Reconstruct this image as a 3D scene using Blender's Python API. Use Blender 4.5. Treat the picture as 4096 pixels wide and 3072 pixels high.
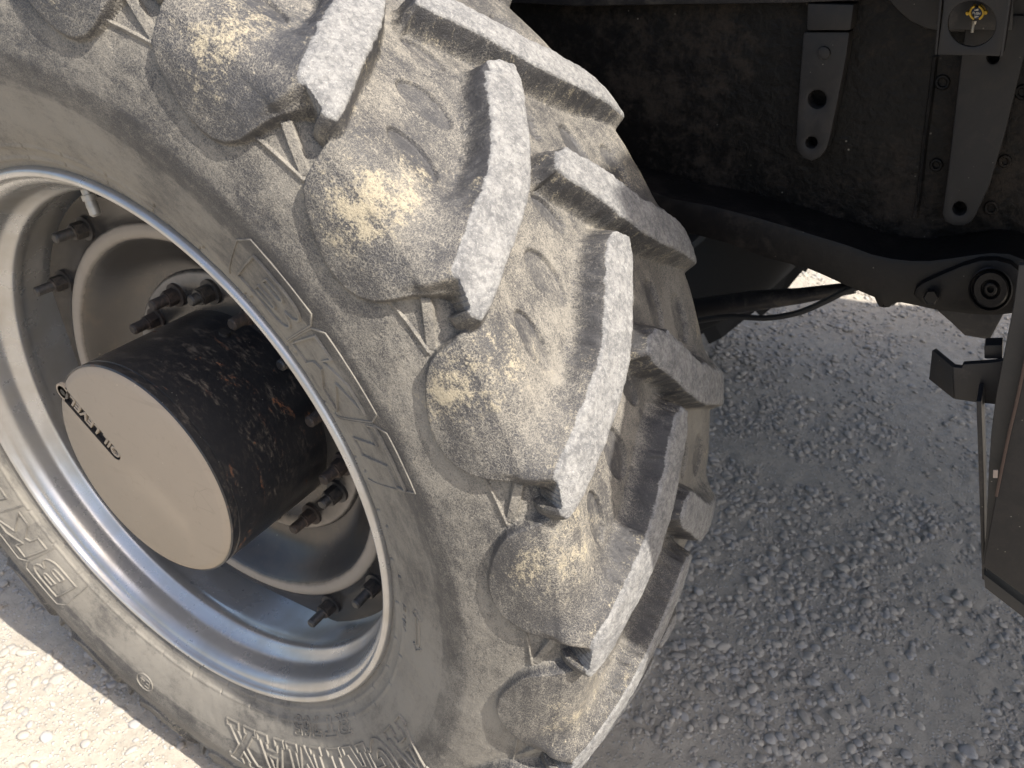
import bpy, bmesh, math, random
import numpy as np
from mathutils import Vector, Matrix

random.seed(7)
rng = np.random.default_rng(11)
SC = bpy.context.scene
COL = SC.collection
for o in list(bpy.data.objects):
    bpy.data.objects.remove(o)

# ------------------------------------------------------------------ camera
# all wheel geometry is worked out in units of the rim flange radius (U metres), origin at the hub centre
U = 0.43
HUB = Vector((0.0, 0.0, 1.66 * U))
def W(p):
    return Vector((p[0] * U, p[1] * U, p[2] * U + HUB.z))
CAM = (2.03099806, -1.21154108, 1.72467815)
YAW, PIT, ROLL, FPX = 0.50352587, 0.57530552, 0.04363323, 3178.2
d_ = Vector((-math.sin(YAW) * math.cos(PIT), math.cos(YAW) * math.cos(PIT), -math.sin(PIT)))
r0 = Vector((math.cos(YAW), math.sin(YAW), 0.0))
u0 = r0.cross(d_)
r_ = r0 * math.cos(ROLL) + u0 * math.sin(ROLL)
u_ = u0 * math.cos(ROLL) - r0 * math.sin(ROLL)
cd = bpy.data.cameras.new('camera')
cam = bpy.data.objects.new('camera', cd)
COL.objects.link(cam)
cd.sensor_width = 36.0
cd.lens = FPX / 4096.0 * 36.0
cd.clip_start = 0.02
cd.clip_end = 600
m = Matrix((r_, u_, -d_)).transposed().to_4x4()
m.translation = W(CAM)
cam.matrix_world = m
cd.dof.use_dof = True
cd.dof.focus_distance = 0.88
cd.dof.aperture_fstop = 10.0
SC.camera = cam
SC.render.resolution_x, SC.render.resolution_y = 1024, 768

def at(px, py, y):
    """photo pixel (4096 wide) -> wheel-unit point on the vertical plane at depth y"""
    D = d_ + r_ * ((px - 2048.0) / FPX) - u_ * ((py - 1536.0) / FPX)
    t = (y - CAM[1]) / D.y
    return Vector(CAM) + D * t

# ------------------------------------------------------------------ light
SUN_EL = math.radians(53.0)
SDIR = Vector((math.cos(SUN_EL), -0.046, math.sin(SUN_EL))).normalized()
wd = bpy.data.worlds.new('World')
SC.world = wd
wd.use_nodes = True
nt = wd.node_tree
bg = nt.nodes['Background']
sk = nt.nodes.new('ShaderNodeTexSky')
sk.sky_type = 'NISHITA'
sk.sun_disc = False
sk.sun_elevation = SUN_EL
sk.sun_rotation = math.atan2(SDIR.x, SDIR.y)
sk.air_density = 1.0
sk.dust_density = 4.2
sk.ozone_density = .5
nt.links.new(sk.outputs['Color'], bg.inputs['Color'])
bg.inputs['Strength'].default_value = 0.14
sd = bpy.data.lights.new('sun', 'SUN')
sd.energy = 5.0
sd.angle = math.radians(0.53)
sd.color = (1.0, 0.935, 0.84)
sun = bpy.data.objects.new('sun', sd)
COL.objects.link(sun)
sun.location = (3, -1, 6)
sun.rotation_euler = SDIR.to_track_quat('Z', 'Y').to_euler()
vs = SC.view_settings
vs.view_transform = 'Standard'
vs.look = 'None'
vs.gamma = 1.0
vs.exposure = 1.05
vs.use_curve_mapping = False

# ------------------------------------------------------------------ materials
class NB:
    def __init__(s, name):
        s.m = bpy.data.materials.new(name)
        s.m.use_nodes = True
        s.t = s.m.node_tree
        s.b = s.t.nodes['Principled BSDF']
    def n(s, typ, **kw):
        nd = s.t.nodes.new(typ)
        for k, v in kw.items():
            setattr(nd, k, v)
        return nd
    def put(s, sock, v):
        if hasattr(v, 'is_output'):
            s.t.links.new(v, sock)
        elif isinstance(v, (tuple, list)):
            sock.default_value = (*v, 1.0) if len(v) == 3 and sock.type == 'RGBA' else v
        else:
            sock.default_value = v
    def pos(s):
        return s.n('ShaderNodeTexCoord').outputs['Object']
    def attr(s, name):
        return s.n('ShaderNodeAttribute', attribute_name=name).outputs['Fac']
    def noise(s, vec, scale, detail=5.0, rough=0.6, dist=0.0):
        nd = s.n('ShaderNodeTexNoise')
        s.put(nd.inputs['Vector'], vec)
        nd.inputs['Scale'].default_value = scale
        nd.inputs['Detail'].default_value = detail
        nd.inputs['Roughness'].default_value = rough
        nd.inputs['Distortion'].default_value = dist
        return nd.outputs['Fac']
    def voro(s, vec, scale, feature='F1', rnd=1.0):
        nd = s.n('ShaderNodeTexVoronoi', feature=feature)
        s.put(nd.inputs['Vector'], vec)
        nd.inputs['Scale'].default_value = scale
        nd.inputs['Randomness'].default_value = rnd
        return nd
    def math(s, op, a, b=0.0, c=0.0, clamp=False):
        nd = s.n('ShaderNodeMath', operation=op)
        nd.use_clamp = clamp
        s.put(nd.inputs[0], a); s.put(nd.inputs[1], b)
        if len(nd.inputs) > 2: s.put(nd.inputs[2], c)
        return nd.outputs[0]
    def add(s, *a):
        r = a[0]
        for x in a[1:]:
            r = s.math('ADD', r, x)
        return r
    def mul(s, a, b): return s.math('MULTIPLY', a, b)
    def ramp(s, v, lo, hi, a=0.0, b=1.0):
        nd = s.n('ShaderNodeMapRange', interpolation_type='SMOOTHSTEP')
        s.put(nd.inputs['Value'], v)
        nd.inputs['From Min'].default_value = lo; nd.inputs['From Max'].default_value = hi
        nd.inputs['To Min'].default_value = a; nd.inputs['To Max'].default_value = b
        return nd.outputs['Result']
    def mix(s, f, a, b, mode='MIX'):
        nd = s.n('ShaderNodeMix', data_type='RGBA', blend_type=mode)
        s.put(nd.inputs[0], f); s.put(nd.inputs[6], a); s.put(nd.inputs[7], b)
        return nd.outputs[2]
    def vscale(s, v, sc):
        nd = s.n('ShaderNodeMapping')
        s.put(nd.inputs['Vector'], v)
        nd.inputs['Scale'].default_value = sc
        return nd.outputs[0]
    def bump(s, h, strength, dist, nrm=None):
        nd = s.n('ShaderNodeBump')
        s.put(nd.inputs['Height'], h)
        s.put(nd.inputs['Strength'], strength)
        nd.inputs['Distance'].default_value = dist
        if nrm is not None: s.put(nd.inputs['Normal'], nrm)
        return nd.outputs['Normal']
    def out(s, **kw):
        for k, v in kw.items():
            s.put(s.b.inputs[k.replace('_', ' ')], v)
        return s.m

def mat_rubber():
    b = NB('dusty_rubber')
    p = b.pos()
    wear, dust, dirt = b.attr('wear'), b.attr('dust'), b.attr('dirt')
    rough_a = b.attr('grainy')
    su = b.n('ShaderNodeAttribute', attribute_name='uvs').outputs['Vector']
    n1 = b.noise(p, 11, 4, .55)
    n2 = b.noise(p, 55, 8, .72, .4)
    n3 = b.noise(p, 480, 4, .7)
    st = b.noise(b.vscale(su, (14, 60, 1)), 1.0, 6, .6, .6)     # smears that run round the tyre
    n4 = b.noise(b.vscale(su, (90, 260, 1)), 1.0, 5, .7, 1.0)
    # crazed network of fine skin cracks that hold the dust
    warp = b.n('ShaderNodeVectorMath', operation='MULTIPLY_ADD')
    nv = b.n('ShaderNodeTexNoise'); b.put(nv.inputs['Vector'], p); nv.inputs['Scale'].default_value = 120
    b.put(warp.inputs[0], nv.outputs['Color']); warp.inputs[1].default_value = (.012, .012, .012); b.put(warp.inputs[2], p)
    cr = b.voro(warp.outputs[0], 400, 'DISTANCE_TO_EDGE').outputs['Distance']
    crk = b.ramp(cr, .02, .16, 1, 0)
    t = b.add(dust, b.mul(b.math('SUBTRACT', n1, .5), 1.25), b.mul(b.math('SUBTRACT', n2, .5), .8),
              b.mul(b.math('SUBTRACT', st, .5), .9), b.mul(b.math('SUBTRACT', n4, .5), .75))
    t = b.add(t, b.mul(b.math('SUBTRACT', n3, .5), b.mul(rough_a, 1.15)), b.mul(crk, b.mul(rough_a, .42)))
    f = b.ramp(t, .10, 1.0)
    dcol = b.mix(n1, (.165, .151, .127), (.216, .202, .176))
    rub = b.mix(n2, (.022, .022, .025), (.052, .051, .052))
    c = b.mix(f, rub, dcol)
    # caked yellow soil
    td = b.add(dirt, b.mul(b.math('SUBTRACT', n2, .5), 2.4), b.mul(b.math('SUBTRACT', n3, .5), 1.5), b.mul(b.math('SUBTRACT', n4, .5), 1.3), b.mul(crk, .12))
    fd = b.ramp(td, .48, 1.10, 0, .85)
    c = b.mix(fd, c, b.mix(n3, (.255, .220, .150), (.355, .315, .235)))
    # worn tops
    wv = b.noise(p, 190, 6, .75, .5)
    wv2 = b.noise(p, 48, 4, .6)
    pit = b.voro(p, 420).outputs['Distance']
    wc = b.mix(b.ramp(b.add(wv, b.mul(b.math('SUBTRACT', wv2, .5), .5)), .32, .70), (.11, .11, .112), (.245, .242, .234))
    wc = b.mix(b.ramp(pit, .05, .3, .4, 0), wc, (.48, .47, .44))
    fw = b.ramp(b.add(wear, b.mul(b.math('SUBTRACT', n2, .5), .55), b.mul(b.math('SUBTRACT', n3, .5), .5)), .38, .62)
    c = b.mix(fw, c, wc)
    h = b.add(b.mul(n3, .5), b.mul(n4, .55), b.mul(n2, .6), b.mul(crk, -.35))
    nr = b.bump(h, b.add(.22, b.mul(rough_a, .30)), .0022)
    nr = b.bump(wv, b.mul(fw, .55), .003, nr)
    nr = b.bump(fd, b.mul(fd, .25), .0015, nr)
    rg = b.mix(f, (.52, .52, .52), (.88, .88, .88))
    rg2 = b.mix(b.math('MAXIMUM', fw, fd), rg, (.92, .92, .92))
    return b.out(Base_Color=c, Roughness=rg2, Normal=nr, Specular_IOR_Level=.4)

def mat_silver():
    b = NB('silver_paint')
    p = b.pos()
    n1 = b.noise(p, 14, 5, .6); n2 = b.noise(p, 160, 3, .6)
    spk = b.ramp(b.voro(p, 130).outputs['Distance'], .04, .10, 1, 0)
    spm = b.mul(spk, b.ramp(b.noise(p, 9, 3, .6), .54, .68))
    c = b.mix(b.ramp(n1, .3, .75), (.45, .45, .45), (.38, .365, .34))
    c = b.mix(spm, c, (.10, .075, .05))
    nr = b.bump(n2, .05, .001)
    return b.out(Base_Color=c, Metallic=.72, Roughness=b.ramp(n1, .3, .8, .25, .40), Normal=nr)

def mat_paint(name, c0, c1, dustc, amt, rough=.5, bumps=.0, scale=1.0, rust=0.0, spec=.5, lo=.45, hi=.8):
    b = NB(name)
    p = b.pos()
    n1 = b.noise(p, 7 * scale, 6, .65); n2 = b.noise(p, 38 * scale, 7, .7, .5); n3 = b.noise(p, 240 * scale, 4, .6)
    c = b.mix(n2, c0, c1)
    t = b.add(n1, b.mul(b.math('SUBTRACT', n2, .5), .9), b.mul(b.math('SUBTRACT', n3, .5), .3))
    f = b.mul(b.ramp(t, lo, hi), amt)
    c = b.mix(f, c, dustc)
    sp = b.mul(b.ramp(b.voro(p, 60 * scale).outputs['Distance'], .03, .08, 1, 0), b.ramp(b.noise(p, 20 * scale, 2), .5, .6))
    c = b.mix(b.mul(sp, .5 * min(1, amt * 2)), c, (.35, .32, .27))
    if rust:
        rr = b.ramp(b.add(b.noise(p, 16, 7, .72, .8), b.mul(b.math('SUBTRACT', n2, .5), .5)), .66, .74)
        c = b.mix(b.mul(rr, rust), c, b.mix(n3, (.10, .035, .015), (.30, .11, .045)))
    nr = b.bump(n3, .12, .0012)
    if bumps:
        nr = b.bump(b.noise(p, 70, 5, .6, .3), bumps, .006, nr)
    return b.out(Base_Color=c, Roughness=b.mix(f, (rough,) * 3, (.85,) * 3), Normal=nr, Specular_IOR_Level=spec)

def mat_disc():
    b = NB('dusty_ringed_disc')
    p = b.pos()
    n1 = b.noise(p, 9, 5, .6); n2 = b.noise(p, 45, 6, .7); n3 = b.noise(p, 260, 3, .6)
    c = b.mix(n1, (.055, .052, .051), (.085, .079, .073))
    c = b.mix(b.mul(b.ramp(b.add(n1, b.mul(b.math('SUBTRACT', n2, .5), .8)), .45, .75), .30), c, (.13, .105, .08))
    rd_ = b.ramp(b.add(b.attr('ring'), b.mul(b.math('SUBTRACT', n2, .5), .35)), .3, .75)  # lighter tan band on the raised ring and hub bolt circle
    c = b.mix(rd_, c, b.mix(n2, (.235, .205, .17), (.285, .25, .21)))
    sp = b.mul(b.ramp(b.voro(p, 60).outputs['Distance'], .03, .07, 1, 0), b.ramp(b.noise(p, 15, 2), .5, .6))
    c = b.mix(b.mul(sp, .6), c, (.50, .44, .34))
    met = b.ramp(rd_, 0, 1, .55, 0)
    return b.out(Base_Color=c, Metallic=met, Roughness=b.ramp(rd_, 0, 1, .26, .75), Normal=b.bump(n3, .06, .001))

def mat_drum():
    b = NB('chipped_black_paint')
    p = b.pos()
    # drum axis is Y: squeeze the noise so that marks run round the drum
    q = b.vscale(p, (1.0, 2.4, 1.0))
    n1 = b.noise(q, 22, 8, .7, .6); n2 = b.noise(q, 75, 7, .72, .4); n3 = b.noise(p, 260, 3, .6)
    c = b.mix(n2, (.008, .009, .012), (.026, .026, .028))
    f = b.mul(b.mul(b.ramp(b.add(n1, b.mul(b.math('SUBTRACT', n2, .5), 1.1)), .50, .85), .75), b.ramp(b.noise(q, 4.5, 3, .55), .38, .62, .15, 1))
    c = b.mix(f, c, (.19, .155, .12))
    r1 = b.noise(q, 13, 9, .74, 1.0)
    rr = b.ramp(b.add(r1, b.mul(b.math('SUBTRACT', n2, .5), .55)), .60, .68)
    rr = b.mul(rr, b.ramp(b.noise(q, 6, 3, .5), .47, .60))
    c = b.mix(b.mul(rr, .85), c, b.mix(n3, (.09, .04, .022), (.34, .13, .05)))
    sp = b.mul(b.ramp(b.voro(p, 85).outputs['Distance'], .02, .06, 1, 0), .6)
    c = b.mix(sp, c, (.42, .39, .33))
    nr = b.bump(b.add(n2, b.mul(rr, -.8)), .3, .002)
    return b.out(Base_Color=c, Roughness=b.ramp(b.add(f, rr), 0, .7, .30, .85), Normal=nr)

def mat_dustface():
    b = NB('dust_film')
    p = b.pos()
    n1 = b.noise(p, 8, 4, .5); n2 = b.noise(p, 60, 6, .7); n3 = b.noise(p, 300, 3, .6)
    c = b.mix(n1, (.270, .228, .178), (.315, .268, .212))
    c = b.mix(b.mul(b.ramp(n2, .55, .75), .35), c, (.20, .165, .125))
    scr = b.noise(b.vscale(p, (5, 1, 60)), 1.0, 4, .6, .3)
    c = b.mix(b.mul(b.ramp(scr, .58, .72), .30), c, (.21, .18, .14))
    drk = b.mul(b.ramp(b.noise(p, 30, 6, .75, 1.2), .66, .72), .6)
    c = b.mix(drk, c, (.10, .08, .062))
    sp = b.mul(b.ramp(b.voro(p, 70).outputs['Distance'], .03, .07, 1, 0), b.ramp(b.noise(p, 15, 2), .5, .62))
    c = b.mix(b.mul(sp, .7), c, (.62, .55, .42))
    ck = b.voro(p, 26, 'DISTANCE_TO_EDGE').outputs['Distance']
    cm = b.mul(b.ramp(ck, .0, .02, 1, 0), b.ramp(b.noise(p, 12, 3), .56, .64))
    c = b.mix(b.mul(cm, .28), c, (.12, .10, .07))
    return b.out(Base_Color=c, Roughness=.9, Normal=b.bump(b.add(n3, b.mul(n2, .6)), .15, .001), Specular_IOR_Level=.25)

def mat_ground():
    b = NB('gravel_soil')
    p = b.pos()
    n1 = b.noise(p, 3.0, 5, .6); n2 = b.noise(p, 40, 7, .7); n3 = b.noise(p, 260, 5, .7)
    v = b.voro(p, 130)
    hue = b.n('ShaderNodeSeparateColor'); b.put(hue.inputs[0], v.outputs['Color'])
    c = b.mix(n1, (.305, .275, .230), (.375, .343, .290))
    c = b.mix(b.ramp(n2, .35, .7, 0, .5), c, (.19, .172, .148))
    grit = b.mul(b.ramp(v.outputs['Distance'], .28, .42, 1, 0), b.ramp(hue.outputs[0], .45, .6))
    c = b.mix(b.mul(grit, .75), c, b.mix(hue.outputs[1], (.26, .26, .26), (.44, .43, .41)))
    c = b.mix(b.mul(b.ramp(n3, .4, .7), .3), c, (.42, .39, .34))
    h = b.add(b.mul(n2, .8), b.mul(n3, .4), b.mul(grit, .7))
    return b.out(Base_Color=c, Roughness=.95, Normal=b.bump(h, .7, .006), Specular_IOR_Level=.2)

def mat_stone(name, a, bb):
    b = NB(name)
    p = b.pos()
    r = b.attr('tint')
    n2 = b.noise(p, 90, 5, .65); n3 = b.noise(p, 420, 3, .6)
    c = b.mix(r, a, bb)
    c = b.mix(b.ramp(b.math('FRACT', b.mul(r, 7.3)), .6, .9, 0, .55), c, (.28, .285, .295))
    c = b.mix(b.ramp(n2, .35, .75, 0, .45), c, (.27, .24, .20))
    c = b.mix(b.mul(b.ramp(n3, .5, .8), .25), c, (.5, .47, .43))
    return b.out(Base_Color=c, Roughness=.85, Normal=b.bump(b.add(n2, n3), .35, .0015), Specular_IOR_Level=.3)

def mat_plain(name, c, rough=.5, metal=0.0):
    b = NB(name)
    n = b.noise(b.pos(), 120, 5, .65)
    return b.out(Base_Color=b.mix(b.ramp(n, .4, .75, 0, .35), c, tuple(x * .6 for x in c)), Roughness=rough, Metallic=metal,
                 Normal=b.bump(n, .1, .001))

M = dict(
    rubber=mat_rubber(), silver=mat_silver(), drum=mat_drum(), dustface=mat_dustface(), ground=mat_ground(),
    disc=mat_disc(),
    black=mat_paint('black_paint', (.010, .010, .012), (.022, .021, .022), (.10, .085, .070), .55, .42, spec=0.30),
    bolt=mat_paint('bolt_steel', (.012, .012, .013), (.03, .028, .027), (.14, .11, .085), .6, .45, scale=4),
    rustbolt=mat_paint('rusty_bolt', (.022, .019, .017), (.045, .032, .026), (.13, .085, .06), .7, .7, scale=4),
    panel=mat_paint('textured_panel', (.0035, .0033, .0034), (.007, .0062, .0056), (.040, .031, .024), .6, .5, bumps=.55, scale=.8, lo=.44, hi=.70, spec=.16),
    plate=mat_paint('dusty_plate', (.015, .0145, .0148), (.022, .0205, .020), (.042, .036, .031), .6, .5, scale=1.5, spec=0.22),
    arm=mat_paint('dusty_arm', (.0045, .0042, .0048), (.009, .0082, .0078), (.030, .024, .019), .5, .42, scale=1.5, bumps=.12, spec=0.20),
    guard=mat_paint('guard_steel', (.026, .0255, .025), (.038, .036, .034), (.055, .048, .041), .6, .48, scale=1.4, spec=0.25),
    rust=mat_paint('rust_edge', (.05, .032, .024), (.08, .048, .034), (.10, .075, .055), .5, .8, scale=3),
    brass=mat_plain('plated_steel', (.55, .52, .46), .35, .85),
    zinc=mat_plain('zinc', (.36, .35, .33), .45, .6),
    yellow=mat_plain('yellow_plastic', (.80, .52, .05), .45),
    blue=mat_plain('blue_plastic', (.02, .055, .16), .4),
    white=mat_plain('white_print', (.75, .76, .76), .5),
    hose=mat_plain('black_hose', (.014, .014, .015), .5),
    lightstone=mat_stone('pale_stone', (.245, .228, .205), (.41, .375, .325)),
    tanstone=mat_stone('tan_stone', (.27, .235, .19), (.38, .33, .265)),
    tan=mat_plain('dry_straw', (.55, .42, .24), .8),
)

# ------------------------------------------------------------------ object helpers
def new_obj(name, me, parent=None, mat=None):
    o = bpy.data.objects.new(name, me)
    COL.objects.link(o)
    if mat is not None and me is not None and not me.materials:
        me.materials.append(mat)
    if parent is not None:
        o.parent = parent
    return o
def from_bm(name, bm, mat, parent=None, smooth=True, angle=35):
    bm.normal_update()
    me = bpy.data.meshes.new(name)
    bm.to_mesh(me); bm.free()
    if smooth:
        me.polygons.foreach_set('use_smooth', [True] * len(me.polygons))
        me.set_sharp_from_angle(angle=math.radians(angle))
    return new_obj(name, me, parent, mat)
def empty(name, loc, parent=None):
    o = bpy.data.objects.new(name, None)
    COL.objects.link(o)
    o.empty_display_size = .1
    if parent is not None:
        o.parent = parent
        o.location = Vector(loc) - parent.location
    else:
        o.location = loc
    return o
def mesh_np(name, verts, faces, mat, smooth=True, normals=None, attrs=None, parent=None, vecattrs=None):
    me = bpy.data.meshes.new(name)
    nv, nf, k = len(verts), len(faces), faces.shape[1]
    me.vertices.add(nv)
    me.vertices.foreach_set('co', np.ascontiguousarray(verts, np.float32).ravel())
    me.loops.add(nf * k)
    me.loops.foreach_set('vertex_index', np.ascontiguousarray(faces, np.int32).ravel())
    me.polygons.add(nf)
    me.polygons.foreach_set('loop_start', np.arange(nf, dtype=np.int32) * k)
    me.polygons.foreach_set('use_smooth', np.full(nf, smooth))
    me.update(calc_edges=True)
    for an, av in (attrs or {}).items():
        a = me.attributes.new(an, 'FLOAT', 'POINT')
        a.data.foreach_set('value', np.ascontiguousarray(av, np.float32))
    for an, av in (vecattrs or {}).items():
        a = me.attributes.new(an, 'FLOAT_VECTOR', 'POINT')
        a.data.foreach_set('vector', np.ascontiguousarray(av, np.float32).ravel())
    if normals is not None:
        me.normals_split_custom_set_from_vertices(normals.tolist())
    return new_obj(name, me, parent, mat)

def lathe(profile, seg=96, th0=0.0, th1=360.0, closed=False):
    """profile [(y, R)] in wheel units -> bmesh in metres about the wheel axis"""
    bm = bmesh.new()
    full = abs(th1 - th0 - 360) < 1e-6
    n = seg if full else seg + 1
    rings = []
    for i in range(n):
        a = math.radians(th0 + (th1 - th0) * i / seg)
        rings.append([bm.verts.new((R * math.cos(a) * U, y * U, R * math.sin(a) * U)) for y, R in profile])
    k = len(profile)
    for i in range(seg):
        A, B = rings[i], rings[(i + 1) % n]
        for j in range(k if closed else k - 1):
            j2 = (j + 1) % k
            bm.faces.new((A[j], A[j2], B[j2], B[j]))
    bmesh.ops.recalc_face_normals(bm, faces=bm.faces)
    return bm

def smooth_curve(pts, n):
    """Catmull-Rom resample of a polyline"""
    P = [np.array(p, float) for p in pts]
    P = [2 * P[0] - P[1]] + P + [2 * P[-1] - P[-2]]
    out = []
    for i in range(1, len(P) - 2):
        for t in np.linspace(0, 1, n, endpoint=False):
            a, b, c, d = P[i - 1], P[i], P[i + 1], P[i + 2]
            out.append(.5 * ((2 * b) + (c - a) * t + (2 * a - 5 * b + 4 * c - d) * t ** 2 + (-a + 3 * b - 3 * c + d) * t ** 3))
    out.append(P[-2])
    return np.array(out)

def tube(bm, pts, r, seg=8, cap=True):
    pts = [Vector(p) for p in pts]
    rings = []
    for i, p in enumerate(pts):
        t = (pts[min(i + 1, len(pts) - 1)] - pts[max(i - 1, 0)]).normalized()
        a = t.orthogonal().normalized() if i == 0 else (prev - t * prev.dot(t)).normalized()
        prev = a
        b2 = t.cross(a)
        rr = r[i] if isinstance(r, (list, tuple)) else r
        rings.append([bm.verts.new(p + (a * math.cos(2 * math.pi * k / seg) + b2 * math.sin(2 * math.pi * k / seg)) * rr) for k in range(seg)])
    for A, B in zip(rings, rings[1:]):
        for k in range(seg):
            bm.faces.new((A[k], A[(k + 1) % seg], B[(k + 1) % seg], B[k]))
    if cap:
        bm.faces.new(rings[0][::-1]); bm.faces.new(rings[-1])
    return bm

def plate(name, outline, holes, thick, mat, parent, org, bevel=.004, dirv=(0, 1, 0), dish=None):
    """flat plate with holes: outline/holes are lists of 3-D wheel-unit points on its front face; thick in wheel units"""
    bm = bmesh.new()
    edges = []
    for loop in [outline] + list(holes):
        vs_ = [bm.verts.new((Vector(p) * U)) for p in loop]
        edges += [bm.edges.new((vs_[i], vs_[(i + 1) % len(vs_)])) for i in range(len(vs_))]
    bmesh.ops.triangle_fill(bm, use_beauty=True, edges=edges)
    dv = Vector(dirv).normalized()
    if bm.faces:
        for f in bm.faces:
            f.normal_update()
            if f.normal.dot(dv) > 0: f.normal_flip()
    front = list(bm.faces)
    ret = bmesh.ops.extrude_face_region(bm, geom=front)
    nv = [g for g in ret['geom'] if isinstance(g, bmesh.types.BMVert)]
    bmesh.ops.translate(bm, verts=nv, vec=dv * thick * U)
    bmesh.ops.recalc_face_normals(bm, faces=bm.faces)
    if bevel:
        es = [e for e in bm.edges if len(e.link_faces) == 2 and e.calc_face_angle(0) > 1.0]
        try:
            bmesh.ops.bevel(bm, geom=es, offset=bevel * U, segments=2, affect='EDGES', profile=.6)
        except Exception:
            pass
    bmesh.ops.translate(bm, verts=bm.verts, vec=HUB - Vector(org))
    return from_bm(name, bm, mat, parent, True, 30)

def circ(c, r, y, n=24, ry=None):
    return [at(c[0] + r * math.cos(2 * math.pi * k / n), c[1] + (ry or r) * math.sin(2 * math.pi * k / n), y) for k in range(n)]
def poly(pts, y):
    return [at(px, py, y) for px, py in pts]

def vnoise(x, y, seed=0):
    xi, yi = np.floor(x).astype(np.int64), np.floor(y).astype(np.int64)
    fx, fy = x - xi, y - yi
    fx, fy = fx * fx * (3 - 2 * fx), fy * fy * (3 - 2 * fy)
    def h(a, b):
        n = (a * 374761393 + b * 668265263 + seed * 1442695041) & 0xffffffff
        n = ((n ^ (n >> 13)) * 1274126177) & 0xffffffff
        return ((n ^ (n >> 16)) & 0xffff) / 65535.0
    return (h(xi, yi) * (1 - fx) + h(xi + 1, yi) * fx) * (1 - fy) + (h(xi, yi + 1) * (1 - fx) + h(xi + 1, yi + 1) * fx) * fy
def fbm(x, y, o=3, seed=0):
    r, a = 0, .5
    for i in range(o):
        r = r + a * (vnoise(x * 2 ** i, y * 2 ** i, seed + i) - .5); a *= .5
    return r

# ================================================================== SETTING: ground
def axis_coords(lo, hi, step, far, grow=1.35):
    a = list(np.arange(lo, hi, step))
    s, x = step, a[-1]
    while x < far:
        s *= grow; x += s; a.append(x)
    s, x = step, a[0]
    while x > -far:
        s *= grow; x -= s; a.insert(0, x)
    return np.array(a)
gx = axis_coords(-1.1, 1.9, .009, 90)
gy = axis_coords(-.45, 2.6, .010, 90)
GX, GY = np.meshgrid(gx, gy)
def ground_z(x, y):
    return fbm(x * 5, y * 5, 3, 3) * .014 + fbm(x * 28, y * 28, 3, 9) * .010
near = np.exp(-np.maximum(0, np.hypot(GX - .4, GY - 1) - 3) / 2)
GZ = ground_z(GX, GY) * near
gv = np.stack([GX, GY, GZ], -1).reshape(-1, 3)
nx, ny = len(gx), len(gy)
ii = (np.arange(ny - 1)[:, None] * nx + np.arange(nx - 1)[None, :]).ravel()
gf = np.stack([ii, ii + 1, ii + 1 + nx, ii + nx], -1)
g = mesh_np('ground', gv, gf, M['ground'])
g['kind'] = 'structure'

# ================================================================== TRACTOR
tractor = empty('tractor', (0, 0, 0))
tractor['label'] = 'tractor with black chassis, showing its dusty lugged front wheel on silver rim'
tractor['category'] = 'tractor'
wheel = empty('front_wheel', HUB, tractor)

# ---------------------------------------------------------------- tyre surface
YM = .446
BASE = [(.42, .955), (.440, 1.005), (.462, 1.045), (.488, 1.09), (.511, 1.15), (.540, 1.25), (.550, 1.30), (.5505, 1.34), (.539, 1.41), (.524, 1.46), (.506, 1.505),
        (.484, 1.54), (.457, 1.568), (.39, 1.592), (.25, 1.615), (.0, 1.63)]
prof = [(YM - a, r) for a, r in BASE] + [(YM + a, r) for a, r in BASE[::-1][1:]]
PC = smooth_curve(prof, 40)                       # dense (y, R)
seg = np.hypot(*np.diff(PC, axis=0).T)
PS = np.concatenate([[0], np.cumsum(seg)])
ic = np.argmin(np.abs(PC[:, 0] - YM))
PS = PS - PS[ic]                                  # arc length, 0 at tread centre, negative = outboard (camera) side
def s_near(R, y):
    h = ic + 1
    k = np.argmin((PC[:h, 0] - y) ** 2 + (PC[:h, 1] - R) ** 2)
    return PS[k]
def prof_at(s):
    y = np.interp(s, PS, PC[:, 0]); r = np.interp(s, PS, PC[:, 1])
    e = .004
    ty = np.interp(s + e, PS, PC[:, 0]) - np.interp(s - e, PS, PC[:, 0])
    tr = np.interp(s + e, PS, PC[:, 1]) - np.interp(s - e, PS, PC[:, 1])
    L = np.hypot(ty, tr) + 1e-9
    return y, r, -tr / L, ty / L                 # normal (ny, nr), pointing out of the tyre
PITCH = 360.0 / 22
KU = 1.6 * math.pi / 180                          # one degree of tread in wheel units
TH0 = 20.4                                        # start of the pitch cell
def sy(y):                                        # arc length of the tread floor point at lateral position y (near half)
    return s_near(np.interp(y, PC[:, 0][300:ic + 1], PC[:, 1][300:ic + 1]), y)

nose = [(38.6, sy(.33)), (37.6, sy(.05)), (36.85, s_near(1.570, -.012)), (36.5, s_near(1.542, -.057)), (36.25, s_near(1.517, -.073)),
        (35.85, s_near(1.495, -.085)), (34.95, s_near(1.472, -.093)), (33.6, s_near(1.449, -.099)), (32.1, s_near(1.430, -.103)),
        (30.6, s_near(1.417, -.105)), (29.1, s_near(1.414, -.105)), (27.8, s_near(1.419, -.105)), (26.5, s_near(1.434, -.102)),
        (25.4, s_near(1.464, -.096)), (24.8, s_near(1.494, -.087)), (24.15, s_near(1.534, -.063)), (23.2, s_near(1.562, -.03)),
        (21.9, s_near(1.576, .0)), (20.3, sy(.045)), (18.6, sy(.33))]
TOPP = [(.56, 1.52), (.54, 1.60), (.515, 1.640), (.40, 1.668), (.25, 1.692), (.0, 1.708), (-.25, 1.692)]
_ty = np.array([YM - a for a, r in TOPP]); _tr = np.array([r for a, r in TOPP])
sb = lambda y: s_near(np.interp(y, _ty, _tr), y)
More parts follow.
